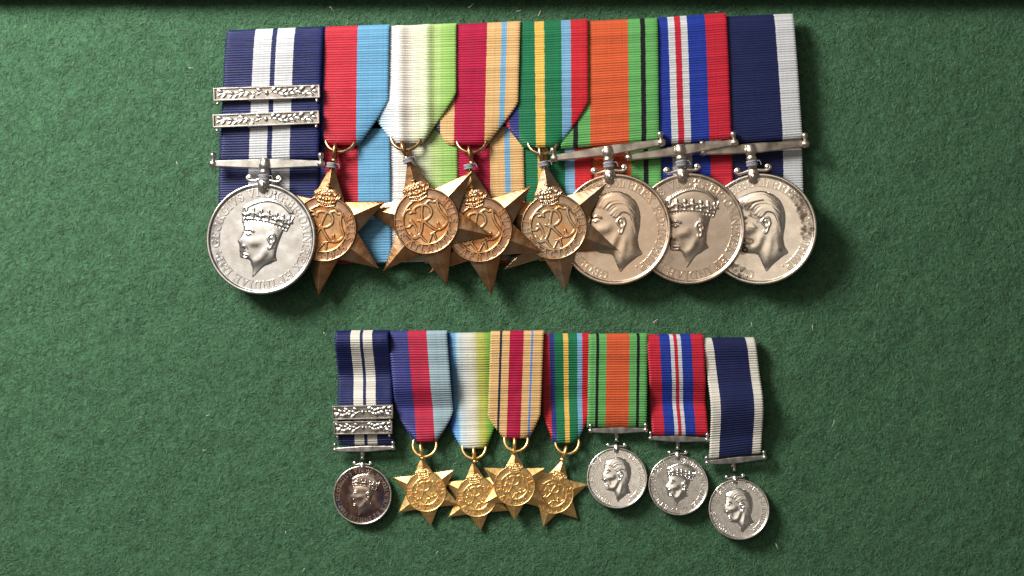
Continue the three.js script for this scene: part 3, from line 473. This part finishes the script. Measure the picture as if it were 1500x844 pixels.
{ // the lamp that lights the table, over to the left
  const o = new THREE.Group(); o.name = 'table_lamp'; o.userData = { label: 'bright rectangular lamp head beyond the upper left corner of the felt', category: 'lamp' };
  o.position.set(...WIN.pos); o.lookAt(0, 0, 0); scene.add(o);
  const pane = new THREE.Mesh(new THREE.BoxGeometry(WIN.w, WIN.h, 0.006), new THREE.MeshStandardMaterial({ color: 0x999999, roughness: 0.4, emissive: new THREE.Color().setRGB(...WIN.color), emissiveIntensity: 1 })); pane.name = 'lamp_panel'; pane.position.z = -0.02; o.add(pane);
  const fm = new THREE.MeshStandardMaterial({ color: 0xd8d4cc, roughness: 0.6 }), bars = [[WIN.w + 0.03, 0.015, 0, WIN.h / 2 + 0.0075], [WIN.w + 0.03, 0.015, 0, -WIN.h / 2 - 0.0075], [0.015, WIN.h, WIN.w / 2 + 0.0075, 0], [0.015, WIN.h, -WIN.w / 2 - 0.0075, 0]];
  const fr = new THREE.Mesh(mergeGeometries(bars.map(([w, h, x, y]) => new THREE.BoxGeometry(w, h, 0.03).translate(x, y, -0.02))), fm); fr.name = 'frame'; o.add(fr);
}

{ // the warm ceiling lamp panel
  const o = new THREE.Group(); o.name = 'ceiling_lamp'; o.userData = { label: 'warm square lamp panel high above the felt', category: 'lamp' }; o.position.set(...LAMP.pos); scene.add(o);
  const pane = new THREE.Mesh(new THREE.BoxGeometry(LAMP.w, 0.02, LAMP.h), new THREE.MeshStandardMaterial({ color: 0x999999, roughness: 0.5, emissive: new THREE.Color().setRGB(...LAMP.color), emissiveIntensity: 0.5 })); pane.name = 'diffuser'; pane.position.y = 0.02; o.add(pane);
  const fr = new THREE.Mesh(mergeGeometries([[LAMP.w + 0.08, 0.04, 0, LAMP.h / 2 + 0.02], [LAMP.w + 0.08, 0.04, 0, -LAMP.h / 2 - 0.02], [0.04, LAMP.h, LAMP.w / 2 + 0.02, 0], [0.04, LAMP.h, -LAMP.w / 2 - 0.02, 0]].map(([w, h, x, z]) => new THREE.BoxGeometry(w, 0.05, h).translate(x, 0.025, z))), new THREE.MeshStandardMaterial({ color: 0xd8d4cc, roughness: 0.6 })); fr.name = 'frame'; o.add(fr);
}

// ------------------------------------------------------------------ builders of medals
// disc medal: the disc's centre and the bar's ends in pixels
function discMedal(t, { c, h, sc = 1, turn, tx = 6.5, ty = 0, head, mat, fit, joint, barL, barR, barH, wrap = true }) {
  const q = pose(turn, tx, ty), p = rel(t, c[0], c[1], h + 1.8 * sc); p.z -= 1.8 * sc;
  const d = part('disc', G.disc, mat, t, { p, q, s: sc }), rel_ = [], high = mat === M.silverToned ? M.silverTonedHigh : mat;
  if (head === 'crowned') { rel_.push(part('portrait', G.crowned, high, d), part('crown', G.crownSide, high, d)); part('lettering', G.textCrowned, high, d); } else { rel_.push(part('portrait', G.bare, high, d)); part('lettering', G.textBare, high, d); }
  if (sc !== 1) for (const m of rel_) { m.scale.z = 1.5; m.position.z = -0.7 * MM; }      // small strikes stand bolder
  const cl = part('claw', G.claw, fit, t, { p, q, s: sc }); const reach = Math.hypot(joint[0] - c[0], joint[1] - c[1]) / 4.53 / sc;
  const sw = part('swivel', G.swivel, fit, cl); sw.scale.y = 1; sw.position.y = (reach - (RD + 7.2)) * MM;
  if (wrap) part('thread_wrap', G.wrap, M.thread, cl, { p: V(0, RD + 2.0 + (reach - RD - 7.2), 1.7), q: new THREE.Quaternion() });
  const a = rel(t, barL[0], barL[1], barH[0]), b = rel(t, barR[0], barR[1], barH[1]), mid = a.clone().add(b).multiplyScalar(0.5), dir = b.clone().sub(a), L = dir.length();
  const bar = part('suspension_bar', G.bar, fit, t, { p: mid, q: new THREE.Quaternion().setFromUnitVectors(V(1, 0, 0), dir.clone().normalize()) }); bar.scale.set(L / 36, sc === 1 ? 1.12 : sc * 1.25, sc === 1 ? 1.1 : sc * 1.2);
  for (const e of [a, b]) part('end_knob', G.knob, fit, t, { p: e, q: bar.quaternion.clone(), s: sc === 1 ? 1 : sc * 1.1 });
}
function clasp(t, { l, r, hgt, h, mat, sc = 1 }) {
  const a = rel(t, l[0], l[1], h), b = rel(t, r[0], r[1], h), mid = a.clone().add(b).multiplyScalar(0.5), dir = b.clone().sub(a), L = dir.length() / sc, hh = hgt / sc;
  const q = new THREE.Quaternion().setFromUnitVectors(V(1, 0, 0), dir.clone().normalize());
  const base = box(L, hh, 1.0, 0.25); planarUV(base, 18);
  const c = part('clasp', base, M.claspFloor, t, { p: mid, q, s: sc });
  const fr = merge([box(L, 0.55, 0.7, 0.2).translate(0, hh / 2 - 0.28, 0.65), box(L, 0.55, 0.7, 0.2).translate(0, -hh / 2 + 0.28, 0.65), box(0.6, hh - 0.2, 0.7, 0.2).translate(L / 2 - 0.3, 0, 0.66), box(0.6, hh - 0.2, 0.7, 0.2).translate(-L / 2 + 0.3, 0, 0.66)]);
  part('frame', planarUV(fr, 18), mat, c);
  for (const sd of [-1, 1]) {                                                      // two laurel branches from the centre outwards
    const X = (t) => sd * (0.9 + t * (L / 2 - 2.4)), Y = (t) => 0.42 * Math.sin(t * 15 + (sd > 0 ? 0 : 1.6));
    const pts = []; for (let i = 0; i <= 14; i++) pts.push(V(X(i / 14), Y(i / 14), 0.55)); part('stem', planarUV(tube(pts, 0.17, 40, 6), 18), mat, c);
    for (let i = 0; i < 8; i++) for (const s of [-1, 1]) { const t = (i + (s > 0 ? 0.2 : 0.6)) / 8.2, a = s * (0.45 + 0.16 * Math.sin(i * 2.7 + s)); const m = part('leaf', G.leaf, mat, c, { p: V(X(t), Y(t) + s * 0.08, 0.5 + 0.04 * (i % 3)), q: new THREE.Quaternion().setFromEuler(new THREE.Euler(0.25 * Math.sin(i * 3.1), -0.08, sd > 0 ? a : Math.PI - a)) }); m.scale.setScalar(hh / 4.4 * (0.86 + 0.14 * Math.sin(i * 3.7 + s * 2))); }
  }
  part('centre_boss', planarUV(new THREE.SphereGeometry(0.62, 14, 10).scale(1, 1.3, 0.8), 3), mat, c, { p: V(0, 0, 0.6) });
  for (const k of [-1, 1]) part('lug', planarUV(merge([new THREE.SphereGeometry(0.55, 12, 8).translate(0, -0.5, 0), box(0.8, 1.0, 0.9, 0.2)]), 3), mat, c, { p: V(k * (L / 2 - 1.2), -hh / 2 - 0.25, -0.15) });
}
function star(t, { c, h, turn, tx = 6.5, ty = 0, mat, text, sc = 1, small = false, ring, ringH, ringR = 0.95, eyelet, ringTilt = 0 }) {
  const q = pose(turn, tx, ty), p = rel(t, c[0], c[1], h + 2 * sc); p.z -= 2 * sc;
  const m = part('medallion', small ? G.medallionSmall : G.medallion, small ? mat : mat === M.bronze ? M.bronzeBand : M.bronzePaleBand, t, { p, q, s: sc });
  const cy = part('cypher', G.cypher, mat, m); if (small) { cy.scale.set(1.06, 1.06, 1); }
  const cr = part('crown', G.crownFront, mat, m, { p: V(0, (small ? 11.6 : 10.6), 0) }); if (small) cr.scale.set(1.15, 1.0, 1);
  part('lettering', starText(text, small), mat, m);
  for (let k = 0; k < 6; k++) { const w = V(0, 0, 0.002 * k); part('star_point', small ? G.pointSmall : G.point, mat, t, { p: p.clone().add(w), q: q.clone().multiply(new THREE.Quaternion().setFromAxisAngle(V(0, 0, 1), k * 60 * deg)), s: sc }); }
  part('eyelet', G.eyelet, mat, t, { p: rel(t, eyelet[0], eyelet[1], small ? ringH : 6.2), q, s: sc * (small ? 1.55 : 1) });
  part('ring', G.ring, mat, t, { p: rel(t, ring[0], ring[1], small ? ringH - 0.6 : 4.7), q: new THREE.Quaternion().setFromEuler(new THREE.Euler(small ? -0.3 : -0.38, ringTilt, 0)), s: ringR });
  if (!small) part('thread_wrap', G.wrap, M.thread, t, { p: p.clone().add(V(0, RS - 1.6, 1.0).applyQuaternion(q)), q, s: 0.92 });
}
// ribbon profiles (mm down from the top edge, height); 'L' is the foot
const frontProf = (z = 6.2) => [[5, 2.4], [0.8, 2.5], [-0.35, 3.3], [0.1, 4.7], [2, 5.7], [8, z], [20, z + 0.35], [30, z + 0.1], ['-3', z], ['-0.9', z - 0.4], ['0', z - 1.5], ['-1.2', z - 2.4], ['-5', z - 2.7]];
const backProf = [[0, 3.2], [20, 3.3], [40, 3.2], ['0', 3.1]];
function fullRibbon(t, mat, o) {
  part('ribbon', ribbon(t, { prof: frontProf(o.z), ...o }), mat, t);
  const B = o.back; part('backing_ribbon', ribbon(t, { TL: B[0], TR: B[1], BL: B[2], BR: B[3], prof: backProf, amp: 0.24, tilt: 1.1 }), mat, t);
  const a = W(B[0][0] + 14, B[0][1] - 128, 1.5), b = W(B[3][0] - 16, B[3][1] - 2, 1.5);
  part('backing_pad', onBoard(t, box(b[0] - a[0], a[1] - b[1], 2.1, 0.4).translate((a[0] + b[0]) / 2, (a[1] + b[1]) / 2, 1.45)), M.pad, t);
}

// ------------------------------------------------------------------ upper row: eight full-size medals, left over right
const ROW1 = 'full-size medals in the upper row';
{
  const t = thing('silver_medal', 'worn silver medal with two laurel clasps, leftmost of the upper row', 'medal', 383, 350, ROW1);
  fullRibbon(t, RM.twoWhite, { TL: [330, 43], TR: [473, 38], BL: [321, 236], BR: [466, 232], z: 6.9, tilt: 1.0, back: [[321, 190], [467, 186], [319, 385], [468, 385]] });
  clasp(t, { l: [313, 139], r: [469, 134], hgt: 4.3, h: 8.2, mat: M.silverFitting });
  clasp(t, { l: [312, 178], r: [468, 172], hgt: 4.3, h: 8.2, mat: M.silverFitting });
  discMedal(t, { c: [382.6, 350], h: 7.0, turn: 2.8, tx: 5, ty: 2, head: 'crowned', mat: M.silverWorn, fit: M.silverFitting, joint: [388, 240], barL: [312, 240], barR: [470, 240], barH: [7.6, 8.0] });
}
{
  const t = thing('bronze_star', 'bronze star on a red and sky blue ribbon, first star beside the worn silver medal', 'star medal', 476, 335, ROW1);
  fullRibbon(t, RM.blueRedSky, { TL: [429, 40], TR: [570, 36], BL: [427, 212], BR: [568, 212], cut: { from: 146, to: 212, l: 474, r: 525 }, back: [[429, 190], [571, 188], [428, 388], [573, 384]] });
  star(t, { c: [476, 335], h: 6.2, turn: 6.2, tx: 6.5, mat: M.bronze, text: '1939-1945', ring: [499, 203], ringH: 6.3, eyelet: [491, 222] });
}
{
  const t = thing('bronze_star', 'bronze star on the shaded white and green watered ribbon, tilted over its right neighbour', 'star medal', 626, 324, ROW1);
  fullRibbon(t, RM.shaded, { TL: [526, 39], TR: [668, 34], BL: [528, 209], BR: [668, 209], cut: { from: 136, to: 207, l: 574, r: 620 }, wave: (u, k) => 1.0 * ( 0.6 * Math.exp(-(((u - 0.7) / 0.05) ** 2)) - 0.2 * Math.exp(-(((u - 0.78) / 0.05) ** 2)) + 0.6 * Math.exp(-(((u - 0.42) / 0.06) ** 2)) - 0.3 * Math.exp(-(((u - 0.52) / 0.06) ** 2)) + 0.5 * Math.exp(-(((k - 0.66) / 0.12) ** 2))), back: [[526, 190], [669, 186], [526, 386], [671, 382]] });
  star(t, { c: [626, 324], h: 7.6, turn: -17.6, tx: 8, mat: M.bronze, text: 'ATLANTIC', ring: [595, 200], ringH: 6.4, eyelet: [592, 219] });
}
{
  const t = thing('bronze_star', 'bronze star on the sand and crimson ribbon, partly under the tilted star', 'star medal', 703, 336, ROW1);
  fullRibbon(t, RM.desert, { TL: [620, 37], TR: [762, 31], BL: [617, 212], BR: [757, 212], cut: { from: 150, to: 212, l: 655, r: 713 }, back: [[622, 188], [766, 184], [622, 386], [770, 380]] });
  star(t, { c: [703.5, 336], h: 6.3, turn: -10, tx: 7, mat: M.bronze, text: 'AFRICA', ring: [691, 204], ringH: 6.3, eyelet: [689, 226] });
}
{
  const t = thing('bronze_star', 'pale bronze star on the full-size green ribbon with a yellow centre stripe', 'star medal', 813, 332, ROW1);
  fullRibbon(t, RM.forest, { TL: [719, 34], TR: [861, 28], BL: [722, 217], BR: [862, 214], cut: { from: 150, to: 216, l: 768, r: 818 }, back: [[722, 188], [866, 184], [724, 386], [870, 378]] });
  star(t, { c: [812.8, 332], h: 6.3, turn: -9.8, tx: 7, mat: M.bronzePale, text: 'PACIFIC', ring: [795, 206], ringH: 6.3, eyelet: [792, 226] });
}
{
  const t = thing('silver_medal', 'warm grey bare-headed medal on the orange and green ribbon, under the rightmost bronze star', 'medal', 902, 336, ROW1);
  fullRibbon(t, RM.flame, { TL: [820, 32], TR: [963, 26], BL: [822, 217], BR: [965, 206], back: [[824, 186], [967, 182], [826, 386], [970, 380]] });
  discMedal(t, { c: [902, 336], h: 5.9, turn: -5.5, head: 'bare', mat: M.nickelA, fit: M.nickelFitting, joint: [891, 221], barL: [812, 232], barR: [969, 209], barH: [6.6, 7.8] });
}
{
  const t = thing('silver_medal', 'dull crowned-head medal on the red, blue and white striped ribbon in the upper row', 'medal', 1010, 335, ROW1);
  fullRibbon(t, RM.tricolour, { TL: [921, 28], TR: [1064, 19], BL: [926, 214], BR: [1071, 204], back: [[926, 186], [1071, 180], [930, 386], [1076, 380]] });
  discMedal(t, { c: [1010, 335], h: 5.9, turn: -6.4, head: 'crowned', mat: M.nickelB, fit: M.nickelFitting, joint: [997, 219], barL: [921, 231], barR: [1076, 209], barH: [6.4, 7.6] });
}
{
  const t = thing('silver_medal', 'shiny bare-headed medal with dark stains, rightmost of the upper row', 'medal', 1115, 335, ROW1);
  fullRibbon(t, RM.service, { TL: [1019, 25], TR: [1162, 20], BL: [1030, 213], BR: [1175, 202], back: [[1030, 188], [1173, 182], [1034, 386], [1179, 380]] });
  discMedal(t, { c: [1115, 335.5], h: 5.9, turn: -6.9, tx: 11, head: 'bare', mat: M.nickelC, fit: M.nickelFitting, joint: [1101, 219], barL: [1030, 223], barR: [1180, 211], barH: [6.4, 7.2] });
}

// ------------------------------------------------------------------ lower row: eight miniatures
const ROW2 = 'miniature medals in the lower row';
const miniProf = (a, crease, b, top = 3.2) => [[3, 0.9], [0.4, 1.0], [-0.2, 1.7], [0.5, top - 0.4], [1.8, top], [crease * 0.5, (top + a) / 2], [crease, a], [crease + 5, b], ['-1.0', b - 0.1], ['-0.1', b - 0.7], ['-0.4', b - 1.5], ['-2.5', b - 1.9]];
const MO = { pitch: 0.82, amp: 0.24, tilt: 0.4, cols: 36, picot: 0.02 };
{
  const t = thing('miniature_silver_medal', 'miniature dark toned medal with two clasps on a navy and white ribbon', 'miniature medal', 531, 726, ROW2);
  part('ribbon', ribbon(t, { ...MO, TL: [490, 487], TR: [568, 486], BL: [494, 655], BR: [576, 653], prof: [[3, 0.9], [0.4, 1.0], [-0.3, 2.0], [0.4, 5.8], [2, 7.2], [4, 6.9], [9, 3.7], [14.5, 0.95], [18, 1.9], [22, 3.4], [28, 3.8], ['-1.0', 3.6], ['-0.1', 3.0], ['-0.5', 2.2], ['-2.5', 1.8]] }), RM.twoWhiteSmall, t);
  clasp(t, { l: [487, 605], r: [576, 603], hgt: 4.6, h: 4.7, mat: M.claspGrey, sc: 0.9 });
  clasp(t, { l: [489, 627], r: [575, 626], hgt: 4.3, h: 4.7, mat: M.claspGrey, sc: 0.9 });
  discMedal(t, { c: [530.8, 725.7], h: 1.2, sc: 0.535, turn: 0, tx: 2, ty: 2, head: 'crowned', mat: M.silverToned, fit: M.silverFitting, joint: [531, 658], barL: [491, 659], barR: [576, 656], barH: [3.4, 3.6], wrap: false });
}
function miniStar(label, mat, rib, st) {
  const t = thing('miniature_gilt_star', label, 'miniature star', st.c[0], st.c[1], ROW2);
  part('ribbon', ribbon(t, { ...MO, ...rib }), mat, t);
  star(t, { mat: M.gilt, sc: 0.538, small: true, ringR: 0.75, tx: 3, ...st });
}
miniStar('miniature gilt star on a blue, red and grey ribbon', RM.blueRedSkySmall,
  { TL: [569, 487], TR: [654, 486], BL: [583, 650], BR: [666, 648], prof: [[3, 0.9], [0.4, 1.0], [-0.3, 2.0], [0.5, 4.6], [2, 5.2], [10, 5.2], [18, 4.9], [22, 3.2], [25.5, 2.1], [29, 3.4], ['-1.0', 3.9], ['-0.1', 3.2], ['-0.4', 2.4], ['-2.5', 2.0]], cut: { from: 604, to: 650, l: 607, r: 638 }, tilt: 0.5 },
  { c: [624, 720], h: 1.2, turn: -7.8, text: '1939-1945', ring: [622, 652], ringH: 3.2, eyelet: [617.5, 660] });
miniStar('miniature gilt star on a shaded blue, white and green ribbon, lowest of the gilt stars', RM.shadedSmall,
  { TL: [646, 490], TR: [727, 489], BL: [655, 659], BR: [729, 657], prof: [[3, 0.7], [0.4, 0.8], [-0.3, 1.4], [0.5, 3.2], [2, 3.8], [7, 3.7], [14, 2.0], [22, 0.9], [28, 1.5], ['-1.0', 3.0], ['-0.1', 2.5], ['-0.4', 1.7], ['-2.5', 1.3]], cut: { from: 612, to: 659, l: 676, r: 712 }, tilt: 0.7 },
  { c: [698.3, 727.5], h: 1.0, turn: -6.5, text: 'ATLANTIC', ring: [694.5, 655], ringH: 2.6, eyelet: [694.7, 665] });
miniStar('miniature gilt star on a sand ribbon with a crimson centre, lying over both its neighbours', RM.desertSmall,
  { TL: [719, 487], TR: [796, 486], BL: [714, 644], BR: [790, 643], prof: miniProf(5.0, 26, 5.0, 5.6), cut: { from: 608, to: 645, l: 739, r: 775 }, tilt: 0 },
  { c: [753.8, 711.8], h: 3.4, turn: 0, tx: 0, text: 'AFRICA', ring: [756, 644], ringH: 4.4, eyelet: [753.7, 651] });
miniStar('miniature gilt star on a green ribbon with a yellow stripe, rightmost of the gilt stars', RM.forest,
  { TL: [791, 491], TR: [866, 490], BL: [797, 652], BR: [866, 648], prof: [[3, 0.7], [0.4, 0.8], [-0.3, 1.4], [0.5, 3.2], [2, 3.9], [6, 3.8], [14, 2.2], [22, 0.9], [26.5, 2.6], ['-1.0', 3.4], ['-0.1', 2.7], ['-0.4', 1.9], ['-2.5', 1.5]], cut: { from: 604, to: 652, l: 812, r: 844 }, tilt: -0.3 },
  { c: [810.5, 723], h: 1.0, turn: 16.5, tx: -2, text: 'PACIFIC', ring: [831, 648], ringH: 2.8, eyelet: [827, 663] });
{
  const t = thing('miniature_silver_medal', 'miniature bare-headed medal on an orange ribbon with green edges', 'miniature medal', 904, 701, ROW2);
  part('ribbon', ribbon(t, { ...MO, TL: [863, 491], TR: [948, 490], BL: [861, 628], BR: [947, 627], prof: [[3, 0.9], [0.4, 1.0], [-0.2, 1.7], [0.5, 3.9], [1.8, 4.6], [10, 4.5], [20, 4.3], ['-2.2', 3.7], ['-0.6', 2.9], ['-0.2', 2.0], ['-2.5', 1.6]] }), RM.flame, t);
  discMedal(t, { c: [904, 701], h: 1.2, sc: 0.55, turn: 0, tx: 4, ty: 8, head: 'bare', mat: M.silverBright, fit: M.silverFitting, joint: [904, 632], barL: [865, 631], barR: [946, 630], barH: [3.0, 3.2], wrap: false });
}
{
  const t = thing('miniature_silver_medal', 'miniature crowned-head medal on a red and blue ribbon with white centre stripes', 'miniature medal', 994, 711, ROW2);
  part('ribbon', ribbon(t, { ...MO, TL: [948, 492], TR: [1030, 491], BL: [957, 640], BR: [1038, 640], prof: [[3, 0.9], [0.4, 1.0], [-0.2, 1.7], [0.5, 3.8], [2.5, 5.0], [10, 5.0], [15, 4.4], [19, 2.6], [22.5, 1.4], [26, 2.7], ['-2.2', 3.6], ['-0.6', 3.0], ['-0.2', 2.0], ['-2.5', 1.6]] }), RM.tricolour, t);
  discMedal(t, { c: [994, 711.4], h: 1.2, sc: 0.545, turn: 0, tx: 4, ty: 8, head: 'crowned', mat: M.silverBright, fit: M.silverFitting, joint: [994, 644], barL: [953, 642], barR: [1036, 644], barH: [3.0, 3.2], wrap: false });
}
{
  const t = thing('miniature_silver_medal', 'miniature bare-headed medal on a curling navy ribbon with white edges', 'miniature medal', 1083, 747, ROW2);
  part('ribbon', ribbon(t, { ...MO, TL: [1031, 497], TR: [1107, 496], BL: [1042, 676], BR: [1117, 667], sway: 1.1, prof: [[3, 1.2], [0.4, 1.4], [-0.2, 2.2], [0.5, 3.8], [2.5, 5.0], [9, 4.3], [14, 4.8], [20, 6.8], [24, 6.8], [32, 4.2], ['-2.2', 3.6], ['-0.6', 3.0], ['-0.2', 2.0], ['-2.5', 1.6]] }), RM.serviceSmall, t);
  discMedal(t, { c: [1083, 746.7], h: 1.2, sc: 0.55, turn: -5.6, tx: 6, ty: 8, head: 'bare', mat: M.silverBright, fit: M.silverFitting, joint: [1076, 676], barL: [1036, 678], barR: [1120, 670], barH: [3.2, 3.6], wrap: false });
}

// ------------------------------------------------------------------ fuzz of the felt and stray lint
{
  const N = 210000, g = new THREE.TubeGeometry(new THREE.CatmullRomCurve3([V(-0.5, 0, 0), V(-0.15, 0.16, 0.08), V(0.2, 0.14, -0.06), V(0.5, 0.02, 0.05)]), 4, 0.026, 3), fm = new THREE.MeshStandardMaterial({ color: 0xffffff, roughness: 0.9 }); fm.name = 'felt_fibre';
  const im = new THREE.InstancedMesh(g, fm, N); im.name = 'felt_fibres'; im.userData.kind = 'stuff'; const o = new THREE.Object3D(), col = new THREE.Color();
  for (let i = 0; i < N; i++) {
    const x = rr(-190, 190), z = rr(-95, 110), s = rr(0.7, 2.0); o.position.set(x * MM, (feltY(x, z) - 0.02 + rr(0, 0.12)) * MM, z * MM); o.rotation.set(rr(-0.35, 0.35), rr(0, 6.283), rr(-0.3, 0.3)); o.scale.set(s * MM, s * MM * 0.8, s * MM); o.updateMatrix(); im.setMatrixAt(i, o.matrix);
    const k = rr(0.4, 1.7) * (1 + 0.5 * nz(x / 1.1, z / 1.1, 4) + 0.2 * nz(x / 6, z / 6, 2)), w = rnd() < 0.04 ? 0.06 : 0; im.setColorAt(i, col.setRGB(0.074 * k + w, 0.156 * k + w, 0.082 * k + w));
  }
  scene.add(im);
  const list = [], spots = [[485, 13], [476, 489], [305, 608], [690, 9], [760, 16], [790, 20], [1050, 18], [1138, 800], [960, 470], [640, 810], [420, 780], [1190, 480], [300, 660], [1100, 475], [260, 240], [280, 100], [445, 835], [1220, 620]];
  for (const [px, py] of spots) { const w = W(px, py), a = rr(0, 6.28), l = rr(0.5, 1.1), y = 0.5; list.push(tube([V(w[0] - Math.cos(a) * l, y, -w[1] - Math.sin(a) * l), V(w[0] + rr(-0.3, 0.3), y + 0.4, -w[1] + rr(-0.3, 0.3)), V(w[0] + Math.cos(a) * l, y + 0.1, -w[1] + Math.sin(a) * l)], 0.09, 8, 5)); }
  const lm = new THREE.Mesh(merge(list).scale(MM, MM, MM), new THREE.MeshStandardMaterial({ color: new THREE.Color().setRGB(0.55, 0.5, 0.42), roughness: 0.9 })); lm.name = 'lint'; lm.userData.kind = 'stuff'; scene.add(lm);
}
renderer.render(scene, camera);
